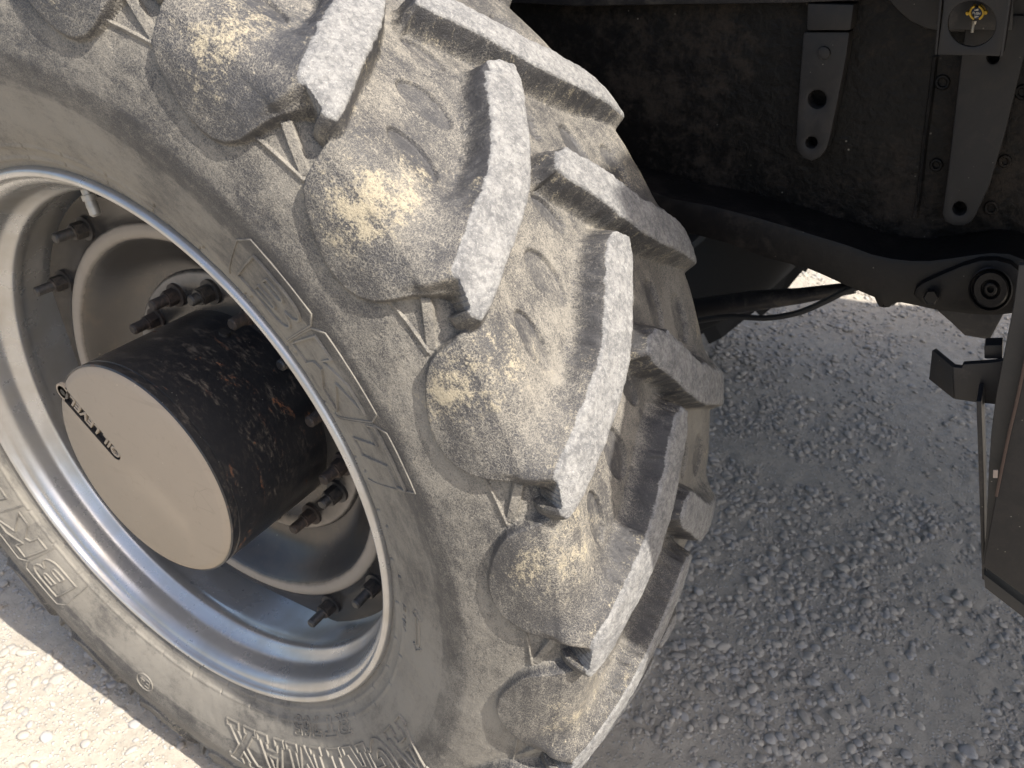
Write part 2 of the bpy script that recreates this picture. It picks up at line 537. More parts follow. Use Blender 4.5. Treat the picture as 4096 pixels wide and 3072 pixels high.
def s_near(R, y, _f=s_near):
    k = np.argmin((PC[:ic + 200, 0] - y) ** 2 + (PC[:ic + 200, 1] - R) ** 2)
    return PS[k]
band = [(36.35, sb(.43)), (35.2, sb(.375)), (33.2, sb(.32)), (31.0, sb(.256)), (29.1, sb(.19)), (27.6, sb(.115)), (26.2, sb(.045)),
        (25.1, sb(-.005)), (24.3, sb(-.036)), (23.2, sb(-.047)), (22.0, sb(-.053)), (21.0, sb(-.054)), (20.5, sb(-.046)),
        (20.7, sb(-.030)), (21.2, sb(.0)), (22.1, sb(.045)), (23.1, sb(.09)), (24.2, sb(.15)), (25.5, sb(.22)), (27.2, sb(.29)),
        (29.4, sb(.36)), (31.5, sb(.415)), (34.0, sb(.485)), (35.4, sb(.505)), (36.3, sb(.475))]
def sdf(poly_, X, Y):
    """signed distance, negative inside; poly_ in (deg, s)"""
    pts = np.array([(a * KU, b) for a, b in poly_])
    d2 = np.full(X.shape, 1e9); ins = np.zeros(X.shape, bool)
    for i in range(len(pts)):
        x1, y1 = pts[i]; x2, y2 = pts[(i + 1) % len(pts)]
        ex, ey = x2 - x1, y2 - y1
        t = np.clip(((X - x1) * ex + (Y - y1) * ey) / (ex * ex + ey * ey + 1e-12), 0, 1)
        d2 = np.minimum(d2, (X - x1 - t * ex) ** 2 + (Y - y1 - t * ey) ** 2)
        c = (y1 > Y) != (y2 > Y)
        with np.errstate(all='ignore'):
            ins ^= c & (X < (x2 - x1) * (Y - y1) / (y2 - y1) + x1)
    d = np.sqrt(d2)
    return np.where(ins, -d, d)
sst = lambda x, a, b: (lambda t: t * t * (3 - 2 * t))(np.clip((x - a) / (b - a), 0, 1))
def segd(a, b, X, Y):
    ax, ay = a[0] * KU, a[1]; bx, by = b[0] * KU, b[1]
    ex, ey = bx - ax, by - ay
    t = np.clip(((X - ax) * ex + (Y - ay) * ey) / (ex * ex + ey * ey), 0, 1)
    return np.hypot(X - ax - t * ex, Y - ay - t * ey), t

NTH = 120
DTH = PITCH / NTH
smin, smax = PS[0], PS[-1]
srows = np.concatenate([np.arange(smin, -.80, .0055), np.arange(-.80, -.71, .0036), np.arange(-.71, -.57, .0022), np.arange(-.57, -.43, .0014), np.arange(-.43, .02, .0042),
                        np.arange(.02, .56, .0062), np.arange(.56, smax, .02), [smax]])
srows = srows[np.concatenate([[True], np.diff(srows) > .0007])]
th_all = np.arange(22 * NTH) * DTH + TH0 - 10 * PITCH
keep = []
for i, t in enumerate(th_all):
    tt = (t + 180) % 360 - 180
    step = 1 if -98 < tt < 104 else (2 if -152 < tt < 112 else 6)
    if i % step == 0: keep.append(i)
keep = np.array(keep)
TH = th_all[keep]
nT, nS = len(TH), len(srows)
S2, T2 = np.meshgrid(srows, TH, indexing='ij')

def side_fields(Tdeg, S, ragged, phase, side):
    """height and masks of one half of the tread; Tdeg any angle, S arc length (negative = this side)"""
    k = np.floor((Tdeg - TH0) / PITCH)
    loc = Tdeg - k * PITCH
    X0 = loc * KU
    H_foot = np.zeros(S.shape); H_band = np.zeros(S.shape)
    foot = np.zeros(S.shape); bm_ = np.zeros(S.shape); lab = np.full(S.shape, -999, int)
    dbest = np.full(S.shape, 9.)
    for w in (-1, 0, 1):
        X = X0 + w * PITCH * KU
        dn = sdf(nose, X, S)
        stp = sst(-dn, -.003, .008)
        newf = stp > foot
        foot = np.maximum(foot, stp)
        lab = np.where((dn < .002) & (S < sy(.05)) & newf, k - w, lab)
        db = sdf(band, X, S)
        # leading flank soft and ragged, trailing flank steep
        cx = np.interp(S, [sb(-.06), sb(0), sb(.09), sb(.19), sb(.3), sb(.43)], [21.6, 23.2, 25.3, 27.4, 30.2, 35.0]) * KU
        lead = X > cx
        db = db + np.where(lead, ragged * .9, ragged * .35) * np.interp(S, [sb(.0), sb(.06)], [0.0, 1.0])
        wl = np.interp(S, [sb(-.05), sb(.03), sb(.10), sb(.20)], [.165, .150, .095, .056])
        wdt = np.where(lead, wl, np.interp(S, [sb(-.05), sb(.03)], [.034, .022]))
        gate = np.maximum(sst(-dn, -.010, .030), sst(S, sy(.02), sy(.06)))
        out_ = np.where(db > 0, 1 - np.clip(db / wdt, 0, 1), 1.0)
        wide = sst(wl, .06, .14)
        prf = np.where(lead, np.where(db > 0, gate, 1) * ((1 - wide) * (.30 * out_ ** 3 + .70 * sst(out_, .35, 1.0)) + wide * out_ ** 1.5), .15 * out_ ** 2 + .85 * sst(out_, .1, 1.0))
        # slightly rounded top edge
        prf = prf - .05 * np.exp(np.minimum(db, 0) / .010) * (db <= 0) - .05 * (db > 0) * out_
        bigger = prf > bm_
        bm_ = np.maximum(bm_, prf)
        dbest = np.minimum(dbest, db)
        lab = np.where((prf > .04) & bigger & (prf > .04), k - w, lab)
    hf = np.interp(S, [s_near(1.41, -.093), s_near(1.50, -.062), sy(.0)], [.0105, .029, .040]) * (1 - sst(S, sy(-.0) - .02, sy(.17)))
    hf = hf + .010 * sst(-S, -sy(-.0), -s_near(1.48, -.09)) * 0
    hb = np.interp(S, [sb(-.07), sb(-.02), sb(.1), sb(.3), sb(.5)], [.088, .084, .079, .078, .078])
    H_foot = hf * foot
    # domed nose: foot bulges a little between its edges
    tot = np.maximum(H_foot, hb * bm_)
    kf = .018
    hh = np.clip(.5 + .5 * (hb * bm_ - H_foot) / kf, 0, 1)
    tot = H_foot * (1 - hh) + hb * bm_ * hh + kf * hh * (1 - hh)
    tot = tot - kf * .25 * np.exp(-((hb * bm_ - H_foot) / .002) ** 2) * 0
    tot = np.where((bm_ < .001), H_foot, tot)
    # pocket: reinforcing ribs between nose and next lug
    for w in (-1, 0, 1):
        X = X0 + w * PITCH * KU
        dA, tA = segd((25.1, s_near(1.489, -.088)), (19.95, s_near(1.50, -.084)), X, S)
        rA = .007 * np.exp(-(dA / .0055) ** 2)
        dB, tB = segd((23.9, s_near(1.550, -.046)), (20.45, s_near(1.512, -.078)), X, S)
        rB = .020 * (1 - .8 * tB) * (1 - sst(dB, .010, .017))
        out_pocket = (1 - foot) * (1 - sst(bm_, .02, .3))
        tot = np.maximum(tot, np.maximum(rA, rB) * out_pocket + tot * 0) * (out_pocket > .01) + tot * (out_pocket <= .01)
        # pocket floor is sunk behind the first rib
        inside = (X > 20.0 * KU) & (X < 25 * KU)
        dpk = sdf([(25.1, s_near(1.489, -.088)), (19.95, s_near(1.50, -.084)), (20.5, s_near(1.565, -.025)), (22.9, s_near(1.57, -.005))], X, S)
        tot = tot - .026 * sst(-dpk, 0, .012) * out_pocket * sst(dB, .010, .018)
    dimp = np.zeros(S.shape)
    for w in (-1, 0, 1):
        X = X0 + w * PITCH * KU
        for (tc, yc, la, wa, tilt) in ((40.4, .366, .060, .022, .30), (36.3, .242, .076, .040, .18), (33.0, .108, .074, .034, .06)):
            dx, dy = X - tc * KU, S - sy(yc)
            c_, s_ = math.cos(tilt), math.sin(tilt)
            a_, b_ = dx * c_ - dy * s_, dx * s_ + dy * c_
            e = np.hypot(a_ / la, b_ / wa)
            dimp = np.maximum(dimp, 1 - sst(e, .93, 1.04))
    dimp = dimp * (bm_ < .2)
    return tot - .0105 * dimp, bm_, foot, dimp, lab, dbest

rag = (fbm(T2 * KU * 55, S2 * 55, 3, 21) * .020 + fbm(T2 * KU * 14, S2 * 14, 2, 5) * .012)
OFF = -7.65
nearm = S2 <= 0
HN, bN, fN, dN, lN, eN = side_fields(T2, np.minimum(S2, 0) , rag, 0, 0)
HF, bF, fF, dF, lF, eF = side_fields(T2 + OFF, np.minimum(-S2, 0), rag, 0, 1)
# the inner ends of the lugs cross the centre line a little, so evaluate both halves a bit past it
HN2, bN2, fN2, dN2, lN2, eN2 = side_fields(T2, np.where(S2 > 0, S2, -9), rag, 0, 0)
HF2, bF2, fF2, dF2, lF2, eF2 = side_fields(T2 + OFF, np.where(S2 <= 0, -S2, -9), rag, 0, 1)
pick = lambda a, b: np.where(nearm, a, b)
H = np.maximum(pick(HN, HF), np.where(nearm, np.where(bF2 > .001, HF2, -1), np.where(bN2 > .001, HN2, -1)))
BW = np.maximum(pick(bN, bF), np.where(nearm, bF2, bN2))
FT = pick(fN, fF)
DI = pick(dN, dF)
EB = np.minimum(pick(eN, eF), np.where(nearm, eF2, eN2))
LAB = pick(lN, lF + 100)
LAB = np.where(nearm & (bF2 > .04) & (bF2 > bN), lF2 + 100, LAB)
LAB = np.where((~nearm) & (bN2 > .04) & (bN2 > bF), lN2, LAB)
# wear and lumps
top = sst(BW, .86, .99)
H = H + top * (fbm(T2 * KU * 60, S2 * 60, 3, 31) * .0055 + fbm(T2 * KU * 14, S2 * 14, 2, 33) * .006)
H = H + (1 - top) * fbm(T2 * KU * 22, S2 * 22, 3, 41) * .0030
Yb, Rb, NY, NR = prof_at(S2)
# moulded rings by the bead
for rr, hh in ((1.030, .0055), (1.068, .0045)):
    H = H + hh * np.exp(-((Rb - rr) / .0045) ** 2) * (S2 < 0)
    tick = np.exp(-((Rb - rr) / .008) ** 2) * (S2 < 0) * (np.abs(((T2 + rr * 40) % 9.0) - 4.5) < .16)
    H = H - .006 * tick
TR = np.radians(T2)
RR = Rb + H * NR
YY = Yb + H * NY
V = np.stack([RR * np.cos(TR) * U, YY * U, RR * np.sin(TR) * U], -1)          # wheel-local
dS = np.gradient(V, axis=0); dT = np.roll(V, -1, axis=1) - np.roll(V, 1, axis=1)
NRM = np.cross(dT, dS)
NRM /= np.linalg.norm(NRM, axis=-1, keepdims=True) + 1e-12
outw = np.stack([NR * np.cos(TR), NY, NR * np.sin(TR)], -1)
if (NRM * outw).sum(-1).mean() < 0: NRM = -NRM
# dust fields, with shade painted into the nose steps
sidew = (S2 < sy(-.03)) | (S2 > -sy(-.03))
dust = np.full(S2.shape, .40)                                             # tread floor
dust = np.where(sidew & (FT < .5), .58, dust)
dust = np.where(sidew & (FT < .5) & (Rb < 1.24), .80 + .0 * S2, dust)
mid = np.exp(-((Rb - 1.29) / .06) ** 2) * (FT < .5) * sidew
dust = dust - .30 * mid
dust = np.where(sidew & (FT >= .5), .22, dust)
wall_shade = FT * (1 - FT) * 4 * (S2 < sy(.02))  # steps at the nose edges darkened: their shade painted as missing dust
fl = sst(BW, .03, .5) * (1 - top) * np.interp(-np.abs(S2), [sb(-.03), sb(.12)], [.25, 1.0])
dust = dust - .42 * fl - .20 * DI - .25 * wall_shade
dust = dust + .16 * fbm(T2 * .16, S2 * 3, 2, 61) * 2
loc = (np.where(nearm, T2, T2 + OFF) - TH0) % PITCH + TH0
sa = -np.abs(S2)
lugk = np.floor((np.where(nearm, T2, T2 + OFF) - TH0) / PITCH).astype(int) % 22 + 22 * (~nearm)
_rv = np.random.default_rng(5)
va = _rv.uniform(.45, 1.25, 44)[lugk]; vb = _rv.uniform(-1.8, 1.8, 44)[lugk]; vc = _rv.uniform(-.05, .045, 44)[lugk]; vd = _rv.uniform(-.10, .10, 44)[lugk]; vw = _rv.uniform(.7, 1.35, 44)[lugk]
dust = dust + vd * (np.abs(S2) < 1.2)
dirt = va * np.exp(-(((loc - 31.4 - vb) / (3.6 * vw)) ** 2) - ((sa - sy(-.01) - vc) / (.135 / vw)) ** 2) * .74
dirt = dirt * (1 - fl) + .25 * np.exp(-((loc - 35.5) / 1.2) ** 2 - ((sa - sy(.02)) / .05) ** 2)
dirt = dirt * (.55 + 1.0 * (vnoise(T2 * .42 + S2 * 3, S2 * 10 - T2 * .1, 71)))
dirt = np.where((EB > 0) & (EB < .02) & (loc < 30), np.maximum(dirt, .30), dirt)
grainy = np.clip(.35 + .5 * (Rb > 1.27) + .15 * FT, 0, 1) * (1 - .3 * DI)
wear = sst(BW, .80, .99)
uvs = np.stack([TR * 1.5 * U, S2 * U, np.zeros_like(S2)], -1)

idx = (np.arange(nS)[:, None] * nT + np.arange(nT)[None, :])
q0 = idx[:-1, :]; q3 = idx[1:, :]
q1 = np.roll(q0, -1, axis=1); q2 = np.roll(q3, -1, axis=1)
F = np.stack([q0, q1, q2, q3], -1).reshape(-1, 4)
# face orientation
v0 = V.reshape(-1, 3)
nf_ = np.cross(v0[F[:200, 1]] - v0[F[:200, 0]], v0[F[:200, 2]] - v0[F[:200, 0]])
if (nf_ * outw.reshape(-1, 3)[F[:200, 0]]).sum(-1).mean() < 0: F = F[:, ::-1]
flab = LAB[:-1, :].reshape(-1)
flatA = dict(wear=wear.ravel(), dust=dust.ravel(), dirt=dirt.ravel(), grainy=grainy.ravel())
fuv = uvs.reshape(-1, 3); fN_ = NRM.reshape(-1, 3)
def submesh(name, sel, parent):
    fs = F[sel]
    used, inv = np.unique(fs, return_inverse=True)
    return mesh_np(name, v0[used], inv.reshape(-1, 4), M['rubber'], True, fN_[used], {k: a[used] for k, a in flatA.items()}, parent,
                   {'uvs': fuv[used]})
tyre = submesh('tyre', flab < -500, wheel)
# wrap lug numbers so that the lug cut by the seam stays whole
fl2 = np.where(flab < -500, flab, np.where(flab >= 70, (flab - 100) % 22 + 100, flab % 22))
for L in np.unique(fl2[flab > -500]):
    submesh('tread_lug', fl2 == L, wheel)

# ---------------------------------------------------------------- moulded lettering on the sidewall
def surf(th, R, lift=0.0):
    y = np.interp(R, PC[:ic // 2, 1], PC[:ic // 2, 0])
    s = s_near(R, y)
    yb, rb, ny, nr = prof_at(np.array(s))
    a = math.radians(th)
    rr = rb + lift * nr
    return Vector((rr * math.cos(a) * U, (yb + lift * ny) * U, rr * math.sin(a) * U))
def ribs(name, loops, th_start, th_end, R0, R1, wid=.0042, hgt=.0052, slant=0.0):
    """raised outlines; glyph coordinates u (reading direction = clockwise), v (outward) both 0..1"""
    bm = bmesh.new()
    rm = .5 * (R0 + R1) * math.pi / 180
    for loop, closed in loops:
        pts = []
        n = len(loop)
        for i in range(n if closed else n - 1):
            a, b = loop[i], loop[(i + 1) % n]
            L = math.hypot((b[0] - a[0]) * abs(th_end - th_start) * rm, (b[1] - a[1]) * (R1 - R0))
            k = max(1, int(L / .012))
            pts += [(a[0] + (b[0] - a[0]) * t / k, a[1] + (b[1] - a[1]) * t / k) for t in range(k)]
        if not closed: pts.append(loop[-1])
        P3 = []
        for u, v in pts:
            P3.append((th_start + (th_end - th_start) * u - slant * v, R0 + (R1 - R0) * v))
        m_ = len(P3)
        rings = []
        for i in range(m_):
            p, q = P3[(i - 1) % m_ if closed else max(i - 1, 0)], P3[(i + 1) % m_ if closed else min(i + 1, m_ - 1)]
            tx, ty = (q[0] - p[0]) * rm, q[1] - p[1]
            L = math.hypot(tx, ty) + 1e-9
            nx_, ny_ = -ty / L * wid, tx / L * wid
            t_, R_ = P3[i]
            rings.append([bm.verts.new(surf(t_ + nx_ * c / rm, R_ + ny_ * c, l)) for c, l in ((-1, -.002), (-.5, hgt), (.5, hgt), (1, -.002))])
        for i in range(m_ if closed else m_ - 1):
            A, B = rings[i], rings[(i + 1) % m_]
            for j in range(3):
                bm.faces.new((A[j], A[j + 1], B[j + 1], B[j]))
    bmesh.ops.recalc_face_normals(bm, faces=bm.faces)
    o = from_bm(name, bm, M['rubber'], wheel, True, 60)
    me = o.data
    for an, val in (('dust', .80), ('wear', 0.0), ('dirt', .05), ('grainy', .3)):
        a = me.attributes.new(an, 'FLOAT', 'POINT'); a.data.foreach_set('value', [val] * len(me.vertices))
    return o
def arc(cx, cy, rx, ry, a0, a1, n=8):
    return [(cx + rx * math.cos(math.radians(a0 + (a1 - a0) * i / n)), cy + ry * math.sin(math.radians(a0 + (a1 - a0) * i / n))) for i in range(n + 1)]
gB = [([(0, 0), (.62, 0)] + arc(.62, .27, .36, .27, -90, 60, 6) + arc(.60, .75, .33, .25, -60, 90, 6) + [(0, 1)], True),
      ([(.30, .20), (.55, .20)] + arc(.55, .29, .12, .09, -90, 90, 4) + [(.30, .38)], True),
      ([(.30, .62), (.53, .62)] + arc(.53, .71, .11, .09, -90, 90, 4) + [(.30, .80)], True)]
gK = [([(0, 0), (.30, 0), (.30, .34), (.40, .44), (.68, 0), (1.02, 0), (.60, .62), (.98, 1), (.62, 1), (.30, .66), (.30, 1), (0, 1)], True)]
gT = [([(.34, 0), (.66, 0), (.66, .76), (1, .76), (1, 1), (0, 1), (0, .76), (.34, .76)], True)]
frame = lambda: [([(0, 0), (0, 1)], False), ([(0, 1), (1, 1)], False)]
for base in (0.0, -181.0):
    ribs('raised_letter', gB, 54.2 + base, 45.6 + base, 1.120, 1.256, slant=1.6)
    ribs('raised_letter', gK, 43.9 + base, 34.2 + base, 1.110, 1.246, slant=1.2)
    ribs('raised_letter', gT, 32.9 + base, 25.0 + base, 1.120, 1.256, slant=1.2)
    fr = ribs('letter_border', [([(0, 0), (0, .80), (.04, 1), (.315, 1), (.345, .85), (.345, .0)], False),
                                ([(.352, 0), (.352, .82), (.385, 1), (.67, 1), (.698, .85), (.698, 0)], False),
                                ([(.706, 0), (.706, .82), (.735, 1), (.95, 1), (1.0, 0)], False)],
              56.0 + base, 23.4 + base, 1.070, 1.292, wid=.0032, hgt=.0030, slant=1.2)
    fr.data.materials[0] = M['rubber']
slabA = [([(0, 0), (.34, 0), (.34, .16), (.28, .16), (.31, .30), (.66, .30), (.69, .16), (.62, .16), (.62, 0), (1, 0), (1, .16), (.92, .16), (.68, .86), (.72, .86), (.72, 1),
           (.30, 1), (.30, .86), (.34, .86), (.08, .16), (0, .16)], True), ([(.36, .44), (.62, .44), (.50, .80)], True)]
slabG = [(arc(.52, .5, .50, .5, 40, 320, 16) + [(1, .14), (1, .48), (.55, .48), (.55, .34), (.74, .34)] + arc(.52, .5, .26, .30, 315, 45, 10), True)]
slabR = [([(0, 0), (.38, 0), (.38, .15), (.30, .15), (.30, .38), (.44, .38), (.62, .0), (1, 0), (1, .15), (.86, .15), (.72, .42)] + arc(.60, .70, .36, .30, -60, 90, 7) +
          [(0, 1), (0, .85), (.08, .85), (.08, .15), (0, .15)], True), ([(.30, .54), (.55, .54)] + arc(.55, .69, .14, .15, -90, 90, 4) + [(.30, .84)], True)]
slabI = [([(0, 0), (1, 0), (1, .16), (.78, .16), (.78, .84), (1, .84), (1, 1), (0, 1), (0, .84), (.22, .84), (.22, .16), (0, .16)], True)]
slabM = [([(0, 0), (.30, 0), (.30, .15), (.24, .15), (.24, .70), (.46, .0), (.56, 0), (.76, .70), (.76, .15), (.70, .15), (.70, 0), (1, 0), (1, .15), (.94, .15), (.94, .85),
           (1, .85), (1, 1), (.70, 1), (.51, .38), (.30, 1), (0, 1), (0, .85), (.06, .85), (.06, .15), (0, .15)], True)]
slabX = [([(0, 0), (.40, 0), (.40, .15), (.34, .15), (.50, .36), (.66, .15), (.60, .15), (.60, 0), (1, 0), (1, .15), (.90, .15), (.64, .50), (.90, .85), (1, .85), (1, 1),
           (.60, 1), (.60, .85), (.66, .85), (.50, .64), (.34, .85), (.40, .85), (.40, 1), (0, 1), (0, .85), (.10, .85), (.36, .50), (.10, .15), (0, .15)], True)]
for gl, a0, a1 in ((slabA, -22.6, -30.6), (slabG, -31.4, -38.2), (slabR, -38.8, -46.1), (slabI, -47.3, -51.4), (slabM, -53.6, -63.9), (slabA, -64.8, -72.4), (slabX, -73.0, -81.0)):
    ribs('raised_letter', gl, a0, a1, 1.150, 1.335, wid=.0048, hgt=.006)
g7 = [([(0, 1), (1, 1), (1, .82), (.50, 0), (.16, 0), (.64, .78), (.24, .78), (.24, .68), (0, .68)], True)]
g6 = [(arc(.5, .34, .48, .34, 0, 360, 14)[:-1], True), (arc(.5, .34, .2, .16, 0, 360, 8)[:-1], True), ([(.04, .45), (.10, .75), (.40, 1), (.90, .98), (.86, .80), (.5, .78), (.36, .66)], False)]
g5 = [([(.90, 1), (.12, 1), (.10, .46), (.34, .50), (.56, .52), (.68, .36), (.56, .18), (.30, .18), (.28, .30), (.02, .26), (.10, .04), (.50, -.02), (.92, .12), (.96, .42), (.80, .66), (.40, .68), (.40, .80), (.90, .80)], True)]
for gl, a0, a1 in ((slabR, -40.9, -45.4), (gT, -46.2, -50.3), (g7, -51.6, -54.3), (g6, -54.7, -57.3), (g5, -57.7, -60.4)):
    ribs('raised_letter', gl, a0, a1, 1.052, 1.112, wid=.0032, hgt=.0045)
# turning arrow, R1W, approval mark
ribs('raised_mark', [([(0, .5), (.16, 1), (.16, .72), (.84, .72), (.84, 1), (1, .5), (.88, .1), (.84, .40), (.16, .40), (.12, .1)], True)], 3.2, -5.2, 1.118, 1.158, wid=.0026, hgt=.004)
gR = [([(0, 0), (0, 1), (.7, 1), (.8, .75), (.7, .5), (0, .5)], False), ([(.4, .5), (.8, 0)], False)]
g1 = [([(.3, .75), (.55, 1), (.55, 0)], False)]
gW = [([(0, 1), (.25, 0), (.5, .8), (.75, 0), (1, 1)], False)]
for gl, a0, a1 in ((gR, 1.2, -.2), (g1, -.6, -1.6), (gW, -2.2, -4.2)):
    ribs('raised_mark', gl, a0, a1, 1.066, 1.084, wid=.0022, hgt=.0035)
gE = [([(1, 1), (0, 1), (0, 0), (1, 0)], False), ([(0, .5), (.8, .5)], False)]
g4 = [([(.7, 0), (.7, 1), (0, .35), (1, .35)], False)]
ribs('raised_mark', [(arc(.5, .5, .5, .5, 0, 360, 16)[:-1], True)], -101.4, -105.6, 1.215, 1.292, wid=.0025, hgt=.004)
ribs('raised_mark', gE, -102.3, -103.3, 1.235, 1.272, wid=.0022, hgt=.0035)
ribs('raised_mark', g4, -103.6, -104.7, 1.235, 1.272, wid=.0022, hgt=.0035)

# ---------------------------------------------------------------- rim, disc, drum
rimp = smooth_curve([(.030, 1.004), (.008, 1.006), (-.008, .999), (-.013, .988), (-.008, .978), (.004, .974), (.014, .969), (.022, .958), (.035, .948), (.055, .941),
                     (.085, .936), (.115, .930), (.138, .914), (.155, .899), (.172, .896), (.192, .900), (.22, .909), (.30, .912), (.45, .912), (.62, .912),
                     (.70, .93), (.80, .95), (.88, .98), (.90, 1.0)], 4)
rim = from_bm('rim', lathe([tuple(p) for p in rimp], 256), M['silver'], wheel, True, 50)
# disc: a plate with four straight cut sides between the rim lugs
def disc_edge(th):
    a = ((th - 49.5 + 45) % 90) - 45
    return min(.893, .800 / max(.2, math.cos(math.radians(45 - abs(a)))))
discp = [(.300, 1.0), (.300, .79), (.297, .765), (.286, .752), (.277, .738), (.276, .722), (.284, .705), (.302, .690), (.335, .668), (.375, .640), (.405, .612), (.425, .585), (.436, .555),
         (.437, .545), (.424, .538), (.420, .53), (.420, .40), (.42, .36)]
bm = bmesh.new()
NS = 240
rings = []
for i in range(NS):
    th = 360.0 * i / NS
    e = disc_edge(th)
    a = math.radians(th)
    ring = []
    for y, R in discp:
        Rr = min(R, e) if R >= .79 else R
        ring.append(bm.verts.new((Rr * math.cos(a) * U, y * U, Rr * math.sin(a) * U)))
    ring = [bm.verts.new((e * math.cos(a) * U, .336 * U, e * math.sin(a) * U))] + ring
    rings.append(ring)
for i in range(NS):
    A, B = rings[i], rings[(i + 1) % NS]
    for j in range(len(A) - 1):
        bm.faces.new((A[j], B[j], B[j + 1], A[j + 1]))
bmesh.ops.recalc_face_normals(bm, faces=bm.faces)
disc = from_bm('wheel_disc', bm, M['disc'], wheel, True, 40)
_a = disc.data.attributes.new('ring', 'FLOAT', 'POINT')
_r = [math.hypot(v.co.x, v.co.z) / U for v in disc.data.vertices]
_a.data.foreach_set('value', [max(math.exp(-((r - .728) / .026) ** 4), .9 * math.exp(-((r - .50) / .042) ** 4)) for r in _r])

def hexbolt(y0, head, rs, rh, mat, washer=True, length=.10):
    """stud with hex nut pointing outboard (-y), in wheel units, base on plane y0 at the origin"""
    bm = bmesh.new()
    def cyl(r, y1, y2, n, tw=0):
        v1 = [bm.verts.new((r * math.cos(2 * math.pi * k / n + tw) * U, y1 * U, r * math.sin(2 * math.pi * k / n + tw) * U)) for k in range(n)]
        v2 = [bm.verts.new((r * math.cos(2 * math.pi * k / n + tw) * U, y2 * U, r * math.sin(2 * math.pi * k / n + tw) * U)) for k in range(n)]
        for k in range(n):
            bm.faces.new((v1[k], v1[(k + 1) % n], v2[(k + 1) % n], v2[k]))
        bm.faces.new(v2)
        return v2
    if washer: cyl(rh * 1.42, 0, -.012, 20)
    cyl(rh, -.012, -.012 - head, 6, .3)
    cyl(rh * .86, -.012 - head, -.018 - head, 12)
    # threaded stud: stacked rings
    y = -.018 - head
    n = max(4, int((length - head) / .0058))
    prev = None
    for k in range(2 * n + 1):
        r = rs * (1.0 if k % 2 == 0 else .90)
        yy = y - (length - head) * k / (2 * n)
        ring = [bm.verts.new((r * math.cos(2 * math.pi * j / 14) * U, yy * U, r * math.sin(2 * math.pi * j / 14) * U)) for j in range(14)]
        if prev:
            for j in range(14):
                bm.faces.new((prev[j], prev[(j + 1) % 14], ring[(j + 1) % 14], ring[j]))
        prev = ring
    end = [bm.verts.new((rs * .7 * math.cos(2 * math.pi * j / 14) * U, (yy - .006) * U, rs * .7 * math.sin(2 * math.pi * j / 14) * U)) for j in range(14)]
    for j in range(14):
        bm.faces.new((prev[j], prev[(j + 1) % 14], end[(j + 1) % 14], end[j]))
    bm.faces.new(end)
    bmesh.ops.recalc_face_normals(bm, faces=bm.faces)
    me = bpy.data.meshes.new('bolt')
    bm.to_mesh(me); bm.free()
    me.polygons.foreach_set('use_smooth', [True] * len(me.polygons))
    me.set_sharp_from_angle(angle=math.radians(30))
    me.materials.append(mat)
    return me
me_disc = hexbolt(0, .040, .0185, .030, M['bolt'], True, .098)
for th in (127.3, 151.7, -55.7, -31.5, 37.4, 61.6, 217.4, 241.6):
    a = math.radians(th)
    o = new_obj('disc_bolt', me_disc, wheel)
    o.location = (.805 * math.cos(a) * U, .300 * U, .805 * math.sin(a) * U)
    o.rotation_euler = (0, random.uniform(0, 1), 0)
me_hub = hexbolt(0, .036, .021, .031, M['rustbolt'], True, .088)
me_hub2 = hexbolt(0, .044, .020, .032, M['bolt'], True, .07)
for k, th in enumerate((97, 121.5, -6.5, -24.5, -53, 146, 171, 196, 221, 246, 278, 22, 47, 72)):
    a = math.radians(th)
    o = new_obj('hub_bolt', me_hub if k % 3 else me_hub2, wheel)
    o.location = (.474 * math.cos(a) * U, .420 * U, .474 * math.sin(a) * U)
    o.rotation_euler = (0, random.uniform(0, 1), 0)
drum = from_bm('hub_drum', lathe([(.43, .398), (.02, .3985), (.008, .3985), (.006, .395), (.002, .395), (.0, .399), (-.022, .399), (-.026, .394)], 160), M['drum'], wheel, True, 25)
# end cover: flat dusty face with a sunk slot that carries raised words
cface = -.037
cover = bmesh.new()
o2 = Vector((-.104, 0, .037)); o1 = Vector((-.314, 0, .213))
dx = (o1 - o2).normalized(); up = Vector((-dx.z, 0, dx.x))
L_ = (o1 - o2).length
hw = .0275
def slot_pts(grow=0.0, n=9):
    pts = []
    c2 = o2 + up * .0
    for i in range(n):
        a = math.radians(90 + 180 * i / (n - 1))
        pts.append(o2 + dx * .012 + dx * math.cos(a) * (hw + grow) + up * math.sin(a) * (hw + grow))
    for i in range(n):
        a = math.radians(-90 + 180 * i / (n - 1))
        pts.append(o1 + dx * math.cos(a) * (hw + .006 + grow) + up * math.sin(a) * (hw + .006 + grow))
    return pts
outer = [Vector((.366 * math.cos(2 * math.pi * i / 128), cface, .366 * math.sin(2 * math.pi * i / 128))) for i in range(128)]
slot = [Vector((p.x, cface, p.z)) for p in slot_pts()]
es = []
for loop in (outer, slot):
    vv = [cover.verts.new(p * U) for p in loop]
    es += [cover.edges.new((vv[i], vv[(i + 1) % len(vv)])) for i in range(len(vv))]
    if loop is outer: vo = vv
    else: vsl = vv
bmesh.ops.triangle_fill(cover, use_beauty=True, edges=es)
prev = vo
for y, R in ((-.0345, .372), (-.029, .388), (-.024, .3935), (-.018, .3935)):
    ring = [cover.verts.new((R * math.cos(2 * math.pi * i / 128) * U, y * U, R * math.sin(2 * math.pi * i / 128) * U)) for i in range(128)]
    for i in range(128):
        cover.faces.new((prev[i], prev[(i + 1) % 128], ring[(i + 1) % 128], ring[i]))
    prev = ring
low = [cover.verts.new((v.co.x, (cface + .014) * U, v.co.z)) for v in vsl]
for i in range(len(vsl)):
    cover.faces.new((vsl[i], vsl[(i + 1) % len(vsl)], low[(i + 1) % len(low)], low[i]))
cover.faces.new(low)
